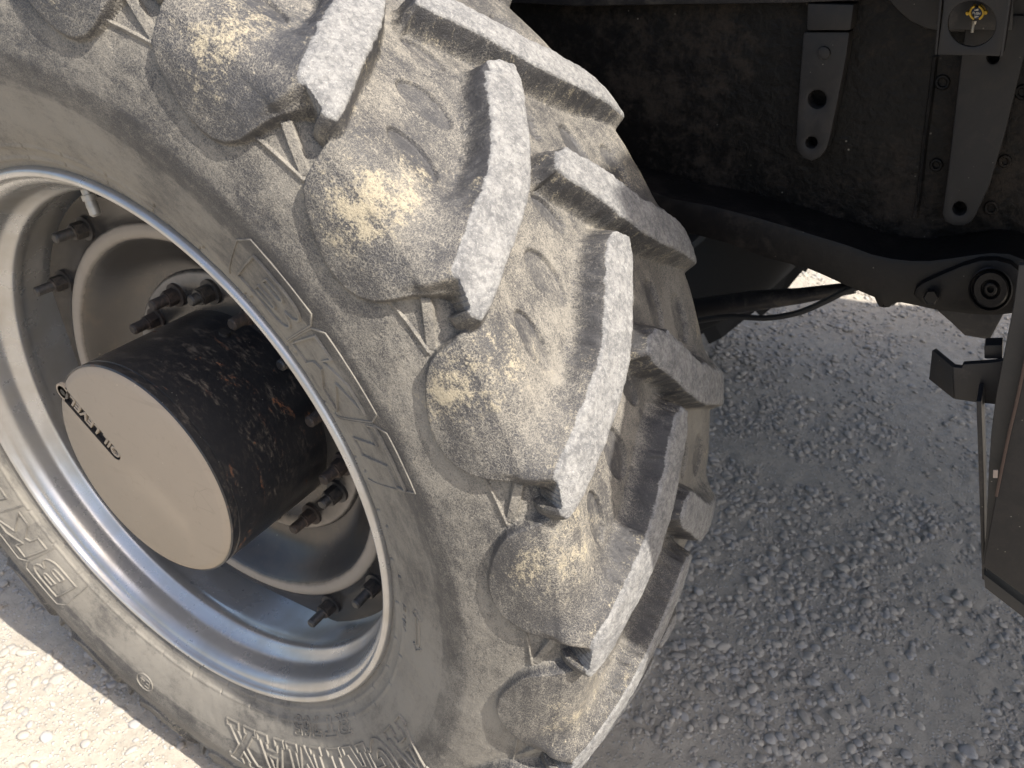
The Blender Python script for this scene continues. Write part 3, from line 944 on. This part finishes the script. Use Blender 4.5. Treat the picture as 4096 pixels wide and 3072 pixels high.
bmesh.ops.recalc_face_normals(cover, faces=cover.faces)
cov = from_bm('drum_cover', cover, M['dustface'], wheel, True, 25)
cov.data.materials.append(M['black'])
for p in cov.data.polygons:
    c = p.center
    q = Vector((c.x / U, 0, c.z / U))
    if c.y / U > cface + .001 and (q.length < .362):
        p.material_index = 1
def text_mesh(name, body, size, mat, parent, origin, xd, yd, nd, depth, lift=0.0):
    cu = bpy.data.curves.new(name, 'FONT')
    cu.body = body
    cu.size = size
    cu.align_x = 'CENTER'; cu.align_y = 'CENTER'
    cu.extrude = depth
    cu.bevel_depth = depth * .25
    cu.space_character = 1.02
    to = bpy.data.objects.new('tmp', cu)
    COL.objects.link(to)
    bpy.context.view_layer.update()
    me = bpy.data.meshes.new_from_object(to.evaluated_get(bpy.context.evaluated_depsgraph_get()))
    bpy.data.objects.remove(to)
    me.name = name
    mm = Matrix((xd, yd, nd)).transposed().to_4x4()
    mm.translation = Vector(origin) + Vector(nd) * lift
    me.transform(mm)
    me.materials.clear()
    return new_obj(name, me, parent, mat)
tc = (o2 + dx * (L_ - .035) * .5) * U
text_mesh('oil_level_lettering', 'OIL LEVEL', .0245, M['dustface'], wheel, (tc.x, (cface + .012) * U, tc.z), tuple(dx), tuple(up), (0, -1, 0), .0028)
bm = bmesh.new()
tube(bm, [(o1.x * U, (cface + .014) * U, o1.z * U), (o1.x * U, (cface + .000) * U, o1.z * U)], .0108, 24)
pl = from_bm('filler_plug', bm, M['bolt'], wheel)
bm = bmesh.new()
tube(bm, [(o1.x * U, (cface + .004) * U, o1.z * U), (o1.x * U, (cface - .0005) * U, o1.z * U)], .0058, 6)
pl2 = from_bm('plug_socket', bm, mat_plain('socket_black', (.004, .004, .004), .6), wheel)
bm = bmesh.new()
pa = math.radians(78)
dd = Vector((math.cos(pa), 0, math.sin(pa)))
tube(bm, [(dd * .392 + Vector((0, .33, 0))) * U, (dd * .408 + Vector((0, .33, 0))) * U], .0085, 16)
from_bm('drum_plug', bm, M['bolt'], wheel)
# valve stem
a = math.radians(107.5)
rd = Vector((math.cos(a), 0, math.sin(a)))
bm = bmesh.new()
vp = [rd * R + Vector((0, y, 0)) for R, y in ((.915, .198), (.876, .196), (.875, .196), (.858, .195), (.857, .195), (.838, .194), (.837, .194), (.815, .193), (.808, .193))]
tube(bm, [p * U for p in vp], [.0070, .0070, .0092, .0092, .0072, .0080, .0076, .0076, .005], 16)
from_bm('valve_stem', bm, M['zinc'], wheel)

# ---------------------------------------------------------------- chassis behind the wheel
YP = 1.45
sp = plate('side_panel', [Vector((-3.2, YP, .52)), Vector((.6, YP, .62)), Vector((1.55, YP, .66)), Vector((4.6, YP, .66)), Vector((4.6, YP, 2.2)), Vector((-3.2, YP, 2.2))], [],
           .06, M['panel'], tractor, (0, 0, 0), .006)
pl_up = plate('upper_panel', poly([(3430, -160), (3540, -10), (3590, 45), (3640, 88), (3700, 116), (3760, 128), (4330, 150), (4400, -160)], 1.385), [], .05, M['plate'], tractor, (0, 0, 0), .012)
ledge = plate('panel_ledge', poly([(1990, -60), (3470, -60), (3440, 4), (3200, 14), (2700, 20), (2300, 26), (2030, 12)], 1.36), [], .08, M['black'], tractor, (0, 0, 0), .012)
YB = 1.37
br1 = plate('plate_bracket', poly([(3213, 128), (3399, 128), (3385, 230), (3352, 400), (3318, 560), (3305, 600), (3280, 630), (3245, 645), (3212, 633), (3190, 605), (3182, 570), (3196, 350)], YB),
            [circ((3268, 398), 36, YB, 24, 37), circ((3245, 571), 23, YB, 20)], .07, M['plate'], tractor, (0, 0, 0), .008)
plate('bracket_block', poly([(3230, 14), (3415, 18), (3402, 122), (3226, 122)], YB - .012), [], .08, M['plate'], br1, (0, 0, 0), .006)
plate('rivet', circ((3294, 213), 26, YB - .012), [], .03, M['plate'], br1, (0, 0, 0), .006)
br2 = plate('plate_bracket', poly([(3868, 60), (4140, 60), (4072, 330), (4020, 540), (3960, 740), (3905, 860), (3885, 890), (3850, 905), (3812, 903), (3782, 888), (3768, 855), (3790, 700), (3836, 300)], YB),
            [circ((3838, 835), 27, YB, 20), circ((3972, 232), 24, YB, 20)], .07, M['plate'], tractor, (0, 0, 0), .008)
# small round spot welds and a seam on the panel
for c, r in (((3770, 330), 24), ((3745, 660), 20), ((4020, 645), 20), ((3965, 832), 22), ((4090, 370), 24)):
    bm = bmesh.new()
    ring = [p * U for p in circ(c, r, YP - .004, 18)]
    tube(bm, ring + ring[:1], .0022, 6, False)
    bmesh.ops.translate(bm, verts=bm.verts, vec=HUB)
    from_bm('spot_weld', bm, M['panel'], sp)
bm = bmesh.new()
tube(bm, [at(px, py, YP - .003) * U + HUB for px, py in ((3742, 225), (3722, 400), (3700, 560), (3680, 760), (3660, 870))], .0035, 6)
from_bm('panel_seam', bm, M['panel'], sp)
# channel bracket with the round opening and the push cap inside
YC = 1.10
cb = plate('channel_bracket', poly([(3782, -150), (4052, -150), (4038, 30), (4000, 226), (3748, 220), (3772, 40)], YC), [circ((3888, 95), 96, YC, 48, 92)], .02, M['plate'], tractor, (0, 0, 0), .004)
plate('channel_flange', [at(3738, 218, YC), at(3748, 220, YC), at(3782, -150, YC), at(3772, -150, YC)], [], .16, M['plate'], cb, (0, 0, 0), .002)
plate('channel_flange', [at(4000, 226, YC), at(4012, 224, YC), at(4064, -150, YC), at(4052, -150, YC)], [], .16, M['black'], cb, (0, 0, 0), .002)
YK = 1.26
cap = plate('push_cap', circ((3906, 52), 23, YK, 32), [], .05, M['blue'], tractor, (0, 0, 0), .003)
def cap_arc(a0, a1):
    pts = [(3906 + 31 * math.cos(math.radians(a)), 52 + 31 * math.sin(math.radians(a))) for a in np.linspace(a0, a1, 14)]
    pts += [(3906 + 22 * math.cos(math.radians(a)), 52 + 22 * math.sin(math.radians(a))) for a in np.linspace(a1, a0, 14)]
    return poly(pts, YK - .012)
plate('cap_rim', cap_arc(-75, 70), [], .05, M['yellow'], cap, (0, 0, 0), .002)
plate('cap_rim', cap_arc(110, 255), [], .05, M['yellow'], cap, (0, 0, 0), .002)
for ex in (-37, 36):
    plate('cap_ear', circ((3906 + ex, 52 + (2 if ex < 0 else -1)), 8, YK - .008, 14), [], .03, M['yellow'], cap, (0, 0, 0), .002)
pc = at(3906, 53, YK)
wpx = (at(3956, 53, YK) - at(3906, 53, YK)).length / 50 * U
text_mesh('push_lettering', 'PUSH', 14 * wpx, M['white'], cap, tuple(pc * U + HUB), (1, 0, 0), (0, 0, 1), (0, -1, 0), .0006, .0012)
for (x0, y0, x1, y1) in ((3897, 41, 3914, 38), (3915, 66, 3897, 66)):
    bm = bmesh.new()
    A, B = at(x0, y0, YK - .004) * U + HUB, at(x1, y1, YK - .004) * U + HUB
    tube(bm, [A, A.lerp(B, .5), B], [.0003, .0008, .0016], 8)
    from_bm('arrow_mark', bm, M['white'], cap)
bm = bmesh.new()
tube(bm, [at(3897, 84, YK + .02) * U + HUB, at(3894, 97, YK + .02) * U + HUB], 10 * wpx, 6)
from_bm('cap_nut', bm, M['brass'], cap)
bm = bmesh.new()
tube(bm, [at(3894, 96, YK + .02) * U + HUB, at(3891, 114, YK + .02) * U + HUB, at(3890.8, 116, YK + .02) * U + HUB, at(3888, 130, YK + .02) * U + HUB],
     [6.5 * wpx, 6.5 * wpx, 7 * wpx, 6.8 * wpx], 14)
from_bm('cap_stem', bm, M['brass'], cap)
# dark floor behind the opening
plate('recess_plate', poly([(3760, -150), (4060, -150), (4050, 120), (3760, 118)], 1.34), [], .02, M['black'], cb, (0, 0, 0), .002)

# curved axle arm
YA = 1.24
top_f = [(2380, 700), (2550, 745), (2696, 793), (2860, 824), (3012, 863), (3140, 900), (3266, 940), (3392, 978), (3487, 1014), (3570, 1032), (3645, 1040), (3720, 1040), (3800, 1030), (3880, 1018), (3962, 1008), (4040, 1012), (4110, 1040), (4150, 1100)]
bot_f = [(4150, 1200), (4080, 1258), (3993, 1268), (3898, 1266), (3740, 1247), (3655, 1228), (3582, 1214), (3560, 1241), (3508, 1238), (3492, 1196), (3430, 1170), (3360, 1140), (3300, 1112), (3225, 1080), (3067, 1040), (2910, 980), (2777, 945), (2600, 900), (2380, 850)]
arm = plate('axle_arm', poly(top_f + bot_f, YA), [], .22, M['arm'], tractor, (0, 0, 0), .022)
piv = plate('pivot_cover', poly([(3650, 1183), (3664, 1152), (3690, 1132), (3760, 1100), (3850, 1062), (3920, 1042), (3985, 1040), (4045, 1055), (4085, 1090), (4100, 1140), (4095, 1200), (4060, 1250), (3990, 1260), (3890, 1257), (3760, 1240), (3690, 1222)], YA - .03),
            [], .05, M['arm'], arm, (0, 0, 0), .012)
def round_stack(name, c, rads, y, mat, parent):
    """stepped turned part: list of (radius px, dy)"""
    bm = bmesh.new()
    prev = None
    for r, dy in rads:
        ring = [bm.verts.new(p * U + HUB) for p in circ(c, r, y + dy, 40)]
        if prev:
            for k in range(40):
                bm.faces.new((prev[k], prev[(k + 1) % 40], ring[(k + 1) % 40], ring[k]))
        prev = ring
    bm.faces.new(prev)
    bmesh.ops.recalc_face_normals(bm, faces=bm.faces)
    return from_bm(name, bm, mat, parent, True, 25)
round_stack('pivot_boss', (3962, 1158), [(90, .02), (90, -.055), (84, -.058), (82, -.030), (74, -.030), (72, -.070), (66, -.078), (40, -.078), (38, -.055), (29, -.055), (27, -.085), (22, -.088), (14, -.088), (13, -.07), (6, -.07)], YA - .02, M['arm'], arm)
bm = bmesh.new()
pts = [at(3724, 1190, YA - .03), at(3724, 1190, YA - .075)]
for n, r in ((18, 37),):
    ring0 = circ((3724, 1190), 36, YA - .03, 18); ring1 = circ((3724, 1190), 36, YA - .038, 18)
    a0 = [bm.verts.new(p * U + HUB) for p in ring0]; a1 = [bm.verts.new(p * U + HUB) for p in ring1]
    for k in range(18): bm.faces.new((a0[k], a0[(k + 1) % 18], a1[(k + 1) % 18], a1[k]))
    bm.faces.new(a1)
h0 = [bm.verts.new(p * U + HUB) for p in circ((3724, 1190), 31, YA - .037, 6)]
h1 = [bm.verts.new(p * U + HUB) for p in circ((3724, 1190), 31, YA - .070, 6)]
h2 = [bm.verts.new(p * U + HUB) for p in circ((3724, 1190), 26, YA - .076, 6)]
for A, B in ((h0, h1), (h1, h2)):
    for k in range(6): bm.faces.new((A[k], A[(k + 1) % 6], B[(k + 1) % 6], B[k]))
bm.faces.new(h2)
bmesh.ops.recalc_face_normals(bm, faces=bm.faces)
from_bm('pivot_bolt', bm, M['arm'], arm, True, 25)
# frame box under the pivot
plate('frame_box', poly([(3742, 1240), (3800, 1290), (3858, 1345), (3960, 1362), (4020, 1250)], 1.42), [], .5, M['black'], tractor, (0, 0, 0), .01)
# axle tube and hoses under the arm
bm = bmesh.new()
def ap(px, py, y): return at(px, py, y) * U + HUB
tube(bm, [ap(2560, 1250, 1.9), ap(2800, 1237, 1.9), ap(3000, 1205, 1.9), ap(3200, 1183, 1.9), ap(3420, 1150, 1.9)], [.022, .021, .019, .014, .010], 14)
from_bm('brake_pipe', bm, M['black'], tractor)
bm = bmesh.new()
hp = smooth_curve([tuple(ap(*p, 1.75)) for p in ((2620, 1315), (2765, 1288), (2910, 1267), (3067, 1272), (3194, 1250), (3300, 1206), (3380, 1166), (3460, 1140))], 8)
tube(bm, [Vector(p) for p in hp], .0052, 10)
from_bm('hose', bm, M['hose'], tractor)
# axle housing across to the far wheel
bm = bmesh.new()
tube(bm, [Vector((0, .50 * U, 0)) + HUB, Vector((0, 1.3 * U, 0)) + HUB, Vector((.0, 1.8 * U, -.02 * U)) + HUB, Vector((.0, 3.4 * U, 0)) + HUB, Vector((0, 4.3 * U, 0)) + HUB], [.16, .14, .10, .10, .14], 28)
from_bm('axle_housing', bm, M['black'], tractor)
# angle bracket, post, guard at the right edge
YR = .95
A_ = [at(3729, 1400, YR + .10), at(3810, 1468, YR), at(3815, 1597, YR), at(3716, 1518, YR + .10)]
ab = plate('angle_bracket', A_, [], .022, M['guard'], tractor, (0, 0, 0), .003, dirv=(.35, .9, 0))
plate('bracket_leg', poly([(3811, 1468), (3847, 1473), (3852, 1458), (3962, 1451), (4050, 1440), (4050, 1625), (3912, 1611), (3816, 1597)], YR + .004), [], .022, M['black'], ab, (0, 0, 0), .003)
plate('stop_block', poly([(3937, 1382), (4010, 1380), (4010, 1436), (3937, 1436)], YR + .03), [], .05, M['black'], ab, (0, 0, 0), .004)
YG = .82
post = plate('guard_post', poly([(3905, 1605), (3926, 1606), (3936, 1900), (3940, 2150), (3948, 2325), (3928, 2318), (3918, 2000), (3910, 1750)], YG + .03), [], .10, M['black'], tractor, (0, 0, 0), .003)
gd = plate('guard_plate', poly([(4075, 1060), (4058, 1200), (4040, 1300), (4010, 1450), (3985, 1580), (3965, 1730), (3954, 1900), (3948, 2050), (3944, 2140), (3930, 2262), (4260, 2505), (4330, 1060)], YG), [], .022, M['guard'], tractor, (0, 0, 0), .004)
plate('guard_skirt', poly([(4135, 1300), (4096, 1470), (4066, 1610), (4035, 1740), (4010, 1860), (3985, 1985), (3962, 2110), (3934, 2262), (4260, 2500), (4330, 1300)], YG - .032), [], .018, M['plate'], gd, (0, 0, 0), .003)
bm = bmesh.new()
tube(bm, [ap(px, py, YG - .034) for px, py in ((4135, 1300), (4096, 1470), (4066, 1610), (4035, 1740), (4010, 1860), (3985, 1985))], .0016, 6)
from_bm('rusty_edge', bm, M['rust'], gd)
plate('guard_foot', poly([(3934, 2296), (3940, 2352), (4260, 2600), (4260, 2548)], YG + .01), [], .06, M['guard'], gd, (0, 0, 0), .003)
plate('guard_sticker', poly([(3973, 1881), (3992, 1881), (3990, 1912), (3972, 1912)], YG - .036), [], .003, mat_plain('faded_sticker', (.28, .22, .18), .8), gd, (0, 0, 0), 0)
# unseen cab above, with a slab and a box added to cast shade
def prism(name, plan, z0, z1, mat, parent, bev=.05):
    bm = bmesh.new()
    lo = [bm.verts.new((x * U, y * U, z0 * U + HUB.z)) for x, y in plan]
    hi = [bm.verts.new((x * U, y * U, z1 * U + HUB.z)) for x, y in plan]
    bm.faces.new(lo[::-1]); bm.faces.new(hi)
    n = len(plan)
    for k in range(n):
        bm.faces.new((lo[k], lo[(k + 1) % n], hi[(k + 1) % n], hi[k]))
    bmesh.ops.recalc_face_normals(bm, faces=bm.faces)
    bmesh.ops.bevel(bm, geom=list(bm.edges), offset=bev * U, segments=3, affect='EDGES')
    return from_bm(name, bm, mat, parent)
SHF = SDIR.x / SDIR.z
def over(x, y, z, zt):
    return (x + (zt - z) * SHF, y + (zt - z) * SDIR.y / SDIR.z)
ZC = 1.76
FAR = [(2.89, 7.05), (2.36, 6.81), (1.94, 6.60), (1.5, 6.44), (.9, 6.36)]
edge = [over(1.417, .617, .79, ZC), over(1.448, .464, .745, ZC), over(1.48, .40, .677, ZC), over(1.515, .33, .58, ZC), over(1.535, .25, .52, ZC), over(1.56, .18, .44, ZC)]
plan = [(-2.6, 1.06), (1.55, 1.02), over(1.40, .80, .83, ZC)] + edge + [(3.3, .14), (7.6, .12), (7.6, 8.3)] + [over(x, y, -1.66, ZC) for x, y in FAR] + [(-2.6, 6.1)]
prism('shade_platform', plan, ZC, ZC + .09, M['black'], tractor, .02)  # unseen slab, outline shaped so its shadow edges land on tread and ground
prism('shade_box', [(-2.6, 1.08), (1.15, 1.08), (1.25, 1.2), (1.25, 3.4), (-2.6, 3.4)], 1.54, ZC - .01, M['black'], tractor, .03)  # unseen box added to keep sky light off the side panel
prism('cab', [(4.4, .3), (6.1, .3), (6.1, 5.6), (4.4, 5.6)], ZC + .09, 5.4, M['black'], tractor, .1)
# far front wheel
far = empty('far_wheel', W((-.27, 4.75, 0)), tractor)
fp = smooth_curve([(-.40, .98), (-.50, 1.15), (-.54, 1.35), (-.50, 1.54), (-.30, 1.60), (0, 1.63), (.30, 1.60), (.50, 1.54), (.54, 1.35), (.50, 1.15), (.40, .98)], 4)
ft = from_bm('tyre', lathe([tuple(p) for p in fp], 96), mat_plain('far_rubber', (.012, .011, .0105), .85), far)
lm = bmesh.new()
A = [(.46, -12), (.02, 4), (-.02, 6.5), (.42, -8.5)]
top_, bot_ = [], []
for z_, R_ in ((0, 1.56), (1, 1.69)):
    L0 = []
    for yy, th in A:
        aa = math.radians(th)
        L0.append(lm.verts.new((R_ * math.cos(aa) * U, yy * U, R_ * math.sin(aa) * U)))
    (top_ if z_ else bot_).extend(L0)
lm.faces.new(top_); lm.faces.new(bot_[::-1])
for k in range(4):
    lm.faces.new((bot_[k], bot_[(k + 1) % 4], top_[(k + 1) % 4], top_[k]))
bmesh.ops.recalc_face_normals(lm, faces=lm.faces)
lme = bpy.data.meshes.new('tread_lug'); lm.to_mesh(lme); lm.free()
lme.materials.append(ft.data.materials[0])
for k in range(22):
    for s_ in (1, -1):
        o = new_obj('tread_lug', lme, far)
        o.rotation_euler = (0, math.radians(k * PITCH + (8.2 if s_ < 0 else 0)), 0)
        o.scale = (1, s_, 1)
from_bm('rim', lathe([(-.40, 1.0), (-.36, .94), (0, .90), (.1, .3), (.1, .05)], 64), M['black'], far)

# ================================================================== GRAVEL
def ico(sub):
    bm = bmesh.new()
    bmesh.ops.create_icosphere(bm, subdivisions=sub, radius=1.0)
    v = np.array([x.co[:] for x in bm.verts]); f = np.array([[x.index for x in ff.verts] for ff in bm.faces])
    bm.free()
    return v, f
iv1, if1 = ico(2); iv0, if0 = ico(1)
def stones(n, xs, ys, size, mode, base, fbase, flat=(.30, .55), sink=.55):
    """scatter n pebbles, returns verts, faces, tint"""
    r = size[0] * (size[1] / size[0]) ** (rng.random(n) ** mode)
    vs_ = base[None] * 1.0
    nv = len(base)
    lump = np.stack([(base @ rng.normal(size=(3,))) for _ in range(6)], 0)
    V_ = np.repeat(base[None], n, 0)
    # facet the pebble with a few random cutting directions
    for _ in range(5):
        dd = rng.normal(size=(n, 3)); dd /= np.linalg.norm(dd, axis=1, keepdims=True)
        k = rng.uniform(.55, .9, n)
        pr = np.einsum('nvk,nk->nv', V_, dd)
        V_ = V_ - np.maximum(pr - k[:, None], 0)[..., None] * dd[:, None] * .85
    sc = np.stack([r * rng.uniform(.8, 1.35, n), r * rng.uniform(.65, 1.0, n), r * rng.uniform(*flat, n)], -1)
    V_ = V_ * sc[:, None]
    an = rng.uniform(0, 2 * np.pi, n); ti = rng.normal(0, .22, n)
    c, s = np.cos(an)[:, None], np.sin(an)[:, None]
    ct, st = np.cos(ti)[:, None], np.sin(ti)[:, None]
    x, y, z = V_[..., 0], V_[..., 1], V_[..., 2]
    x, z = x * ct + z * st, -x * st + z * ct
    x, y = x * c - y * s, x * s + y * c
    V_ = np.stack([x, y, z], -1)
    px, py = xs, ys
    pz = ground_z(px, py) + sc[:, 2] * (1 - 2 * sink * rng.uniform(.6, 1.25, n))
    pos = np.stack([px, py, pz], -1)
    return V_, pos, np.repeat(rng.random(n)[:, None], nv, 1), r
def scatter(n, x0, x1, y0, y1, cluster=.5):
    xs = rng.uniform(x0, x1, n * 3); ys = rng.uniform(y0, y1, n * 3)
    d = vnoise(xs * 6, ys * 6, 3) * .6 + vnoise(xs * 17, ys * 17, 4) * .4
    p = np.argsort(-(d + rng.random(n * 3) * (1.4 - cluster)))
    return xs[p[:n]], ys[p[:n]]
regions = [  # x0,x1,y0,y1, n small, n mid
    (.30, 1.75, .45, 1.7, 11000, 5600),
    (-.1, 1.6, 1.7, 3.4, 6500, 6200),
    (-1.0, .10, -.34, .20, 4500, 1100),
]
parts = []
for (x0, x1, y0, y1, ns, nm) in regions:
    xs, ys = scatter(ns, x0, x1, y0, y1, .5)
    parts.append(stones(ns, xs, ys, (.0014, .0050), 1.6, iv0, if0) + (if0,))
    xs, ys = scatter(nm, x0, x1, y0, y1, .75)
    pt = stones(nm, xs, ys, (.0045, .0150), 1.7, iv1, if1)
    if x1 < .2: pt = (pt[0], pt[1], .25 + pt[2] * .2, pt[3])
    parts.append(pt + (if1,))
xs, ys = scatter(9000, -.6, 2.2, 3.3, 6.0, .2)
parts.append(stones(9000, xs, ys, (.006, .018), 1.4, iv0, if0) + (if0,))
vv, ff, tt, off = [], [], [], 0
for V_, pos, ti, r, fb in parts:
    n, nv = V_.shape[:2]
    vv.append((V_ + pos[:, None]).reshape(-1, 3))
    ff.append((fb[None] + (np.arange(n) * nv)[:, None, None]).reshape(-1, 3) + off)
    tt.append(ti.ravel()); off += n * nv
gr = mesh_np('gravel', np.concatenate(vv), np.concatenate(ff), M['lightstone'], True, None, {'tint': np.concatenate(tt)})
gr['kind'] = 'stuff'
gr['label'] = 'loose grey gravel of small rounded pebbles spread over the ground under the tractor'
gr['category'] = 'gravel'
# the larger stones one by one
def big(n, x0, x1, y0, y1, label, group, size=(.009, .017), mat='lightstone'):
    xs, ys = scatter(n, x0, x1, y0, y1, .6)
    V_, pos, ti, r = stones(n, xs, ys, size, 2.0, iv1, if1, (.34, .55), .46)
    for i in range(n):
        o = mesh_np('stone', V_[i], if1, M[mat], True, None, {'tint': ti[i]})
        o.location = pos[i]
        o['label'] = label; o['category'] = 'stone'; o['group'] = group
big(165, .42, 1.45, .50, 1.75, 'rounded grey stone among the gravel in the shade beside the tyre', 'larger stones in the shaded gravel')
big(70, .15, 1.4, 1.75, 2.9, 'rounded grey stone in the shaded gravel farther under the tractor', 'larger stones under the tractor')
big(60, -.9, .05, -.30, .12, 'flat stone in the dry ground at the foot of the wheel, bottom left', 'larger stones beside the wheel', (.009, .017), 'tanstone')
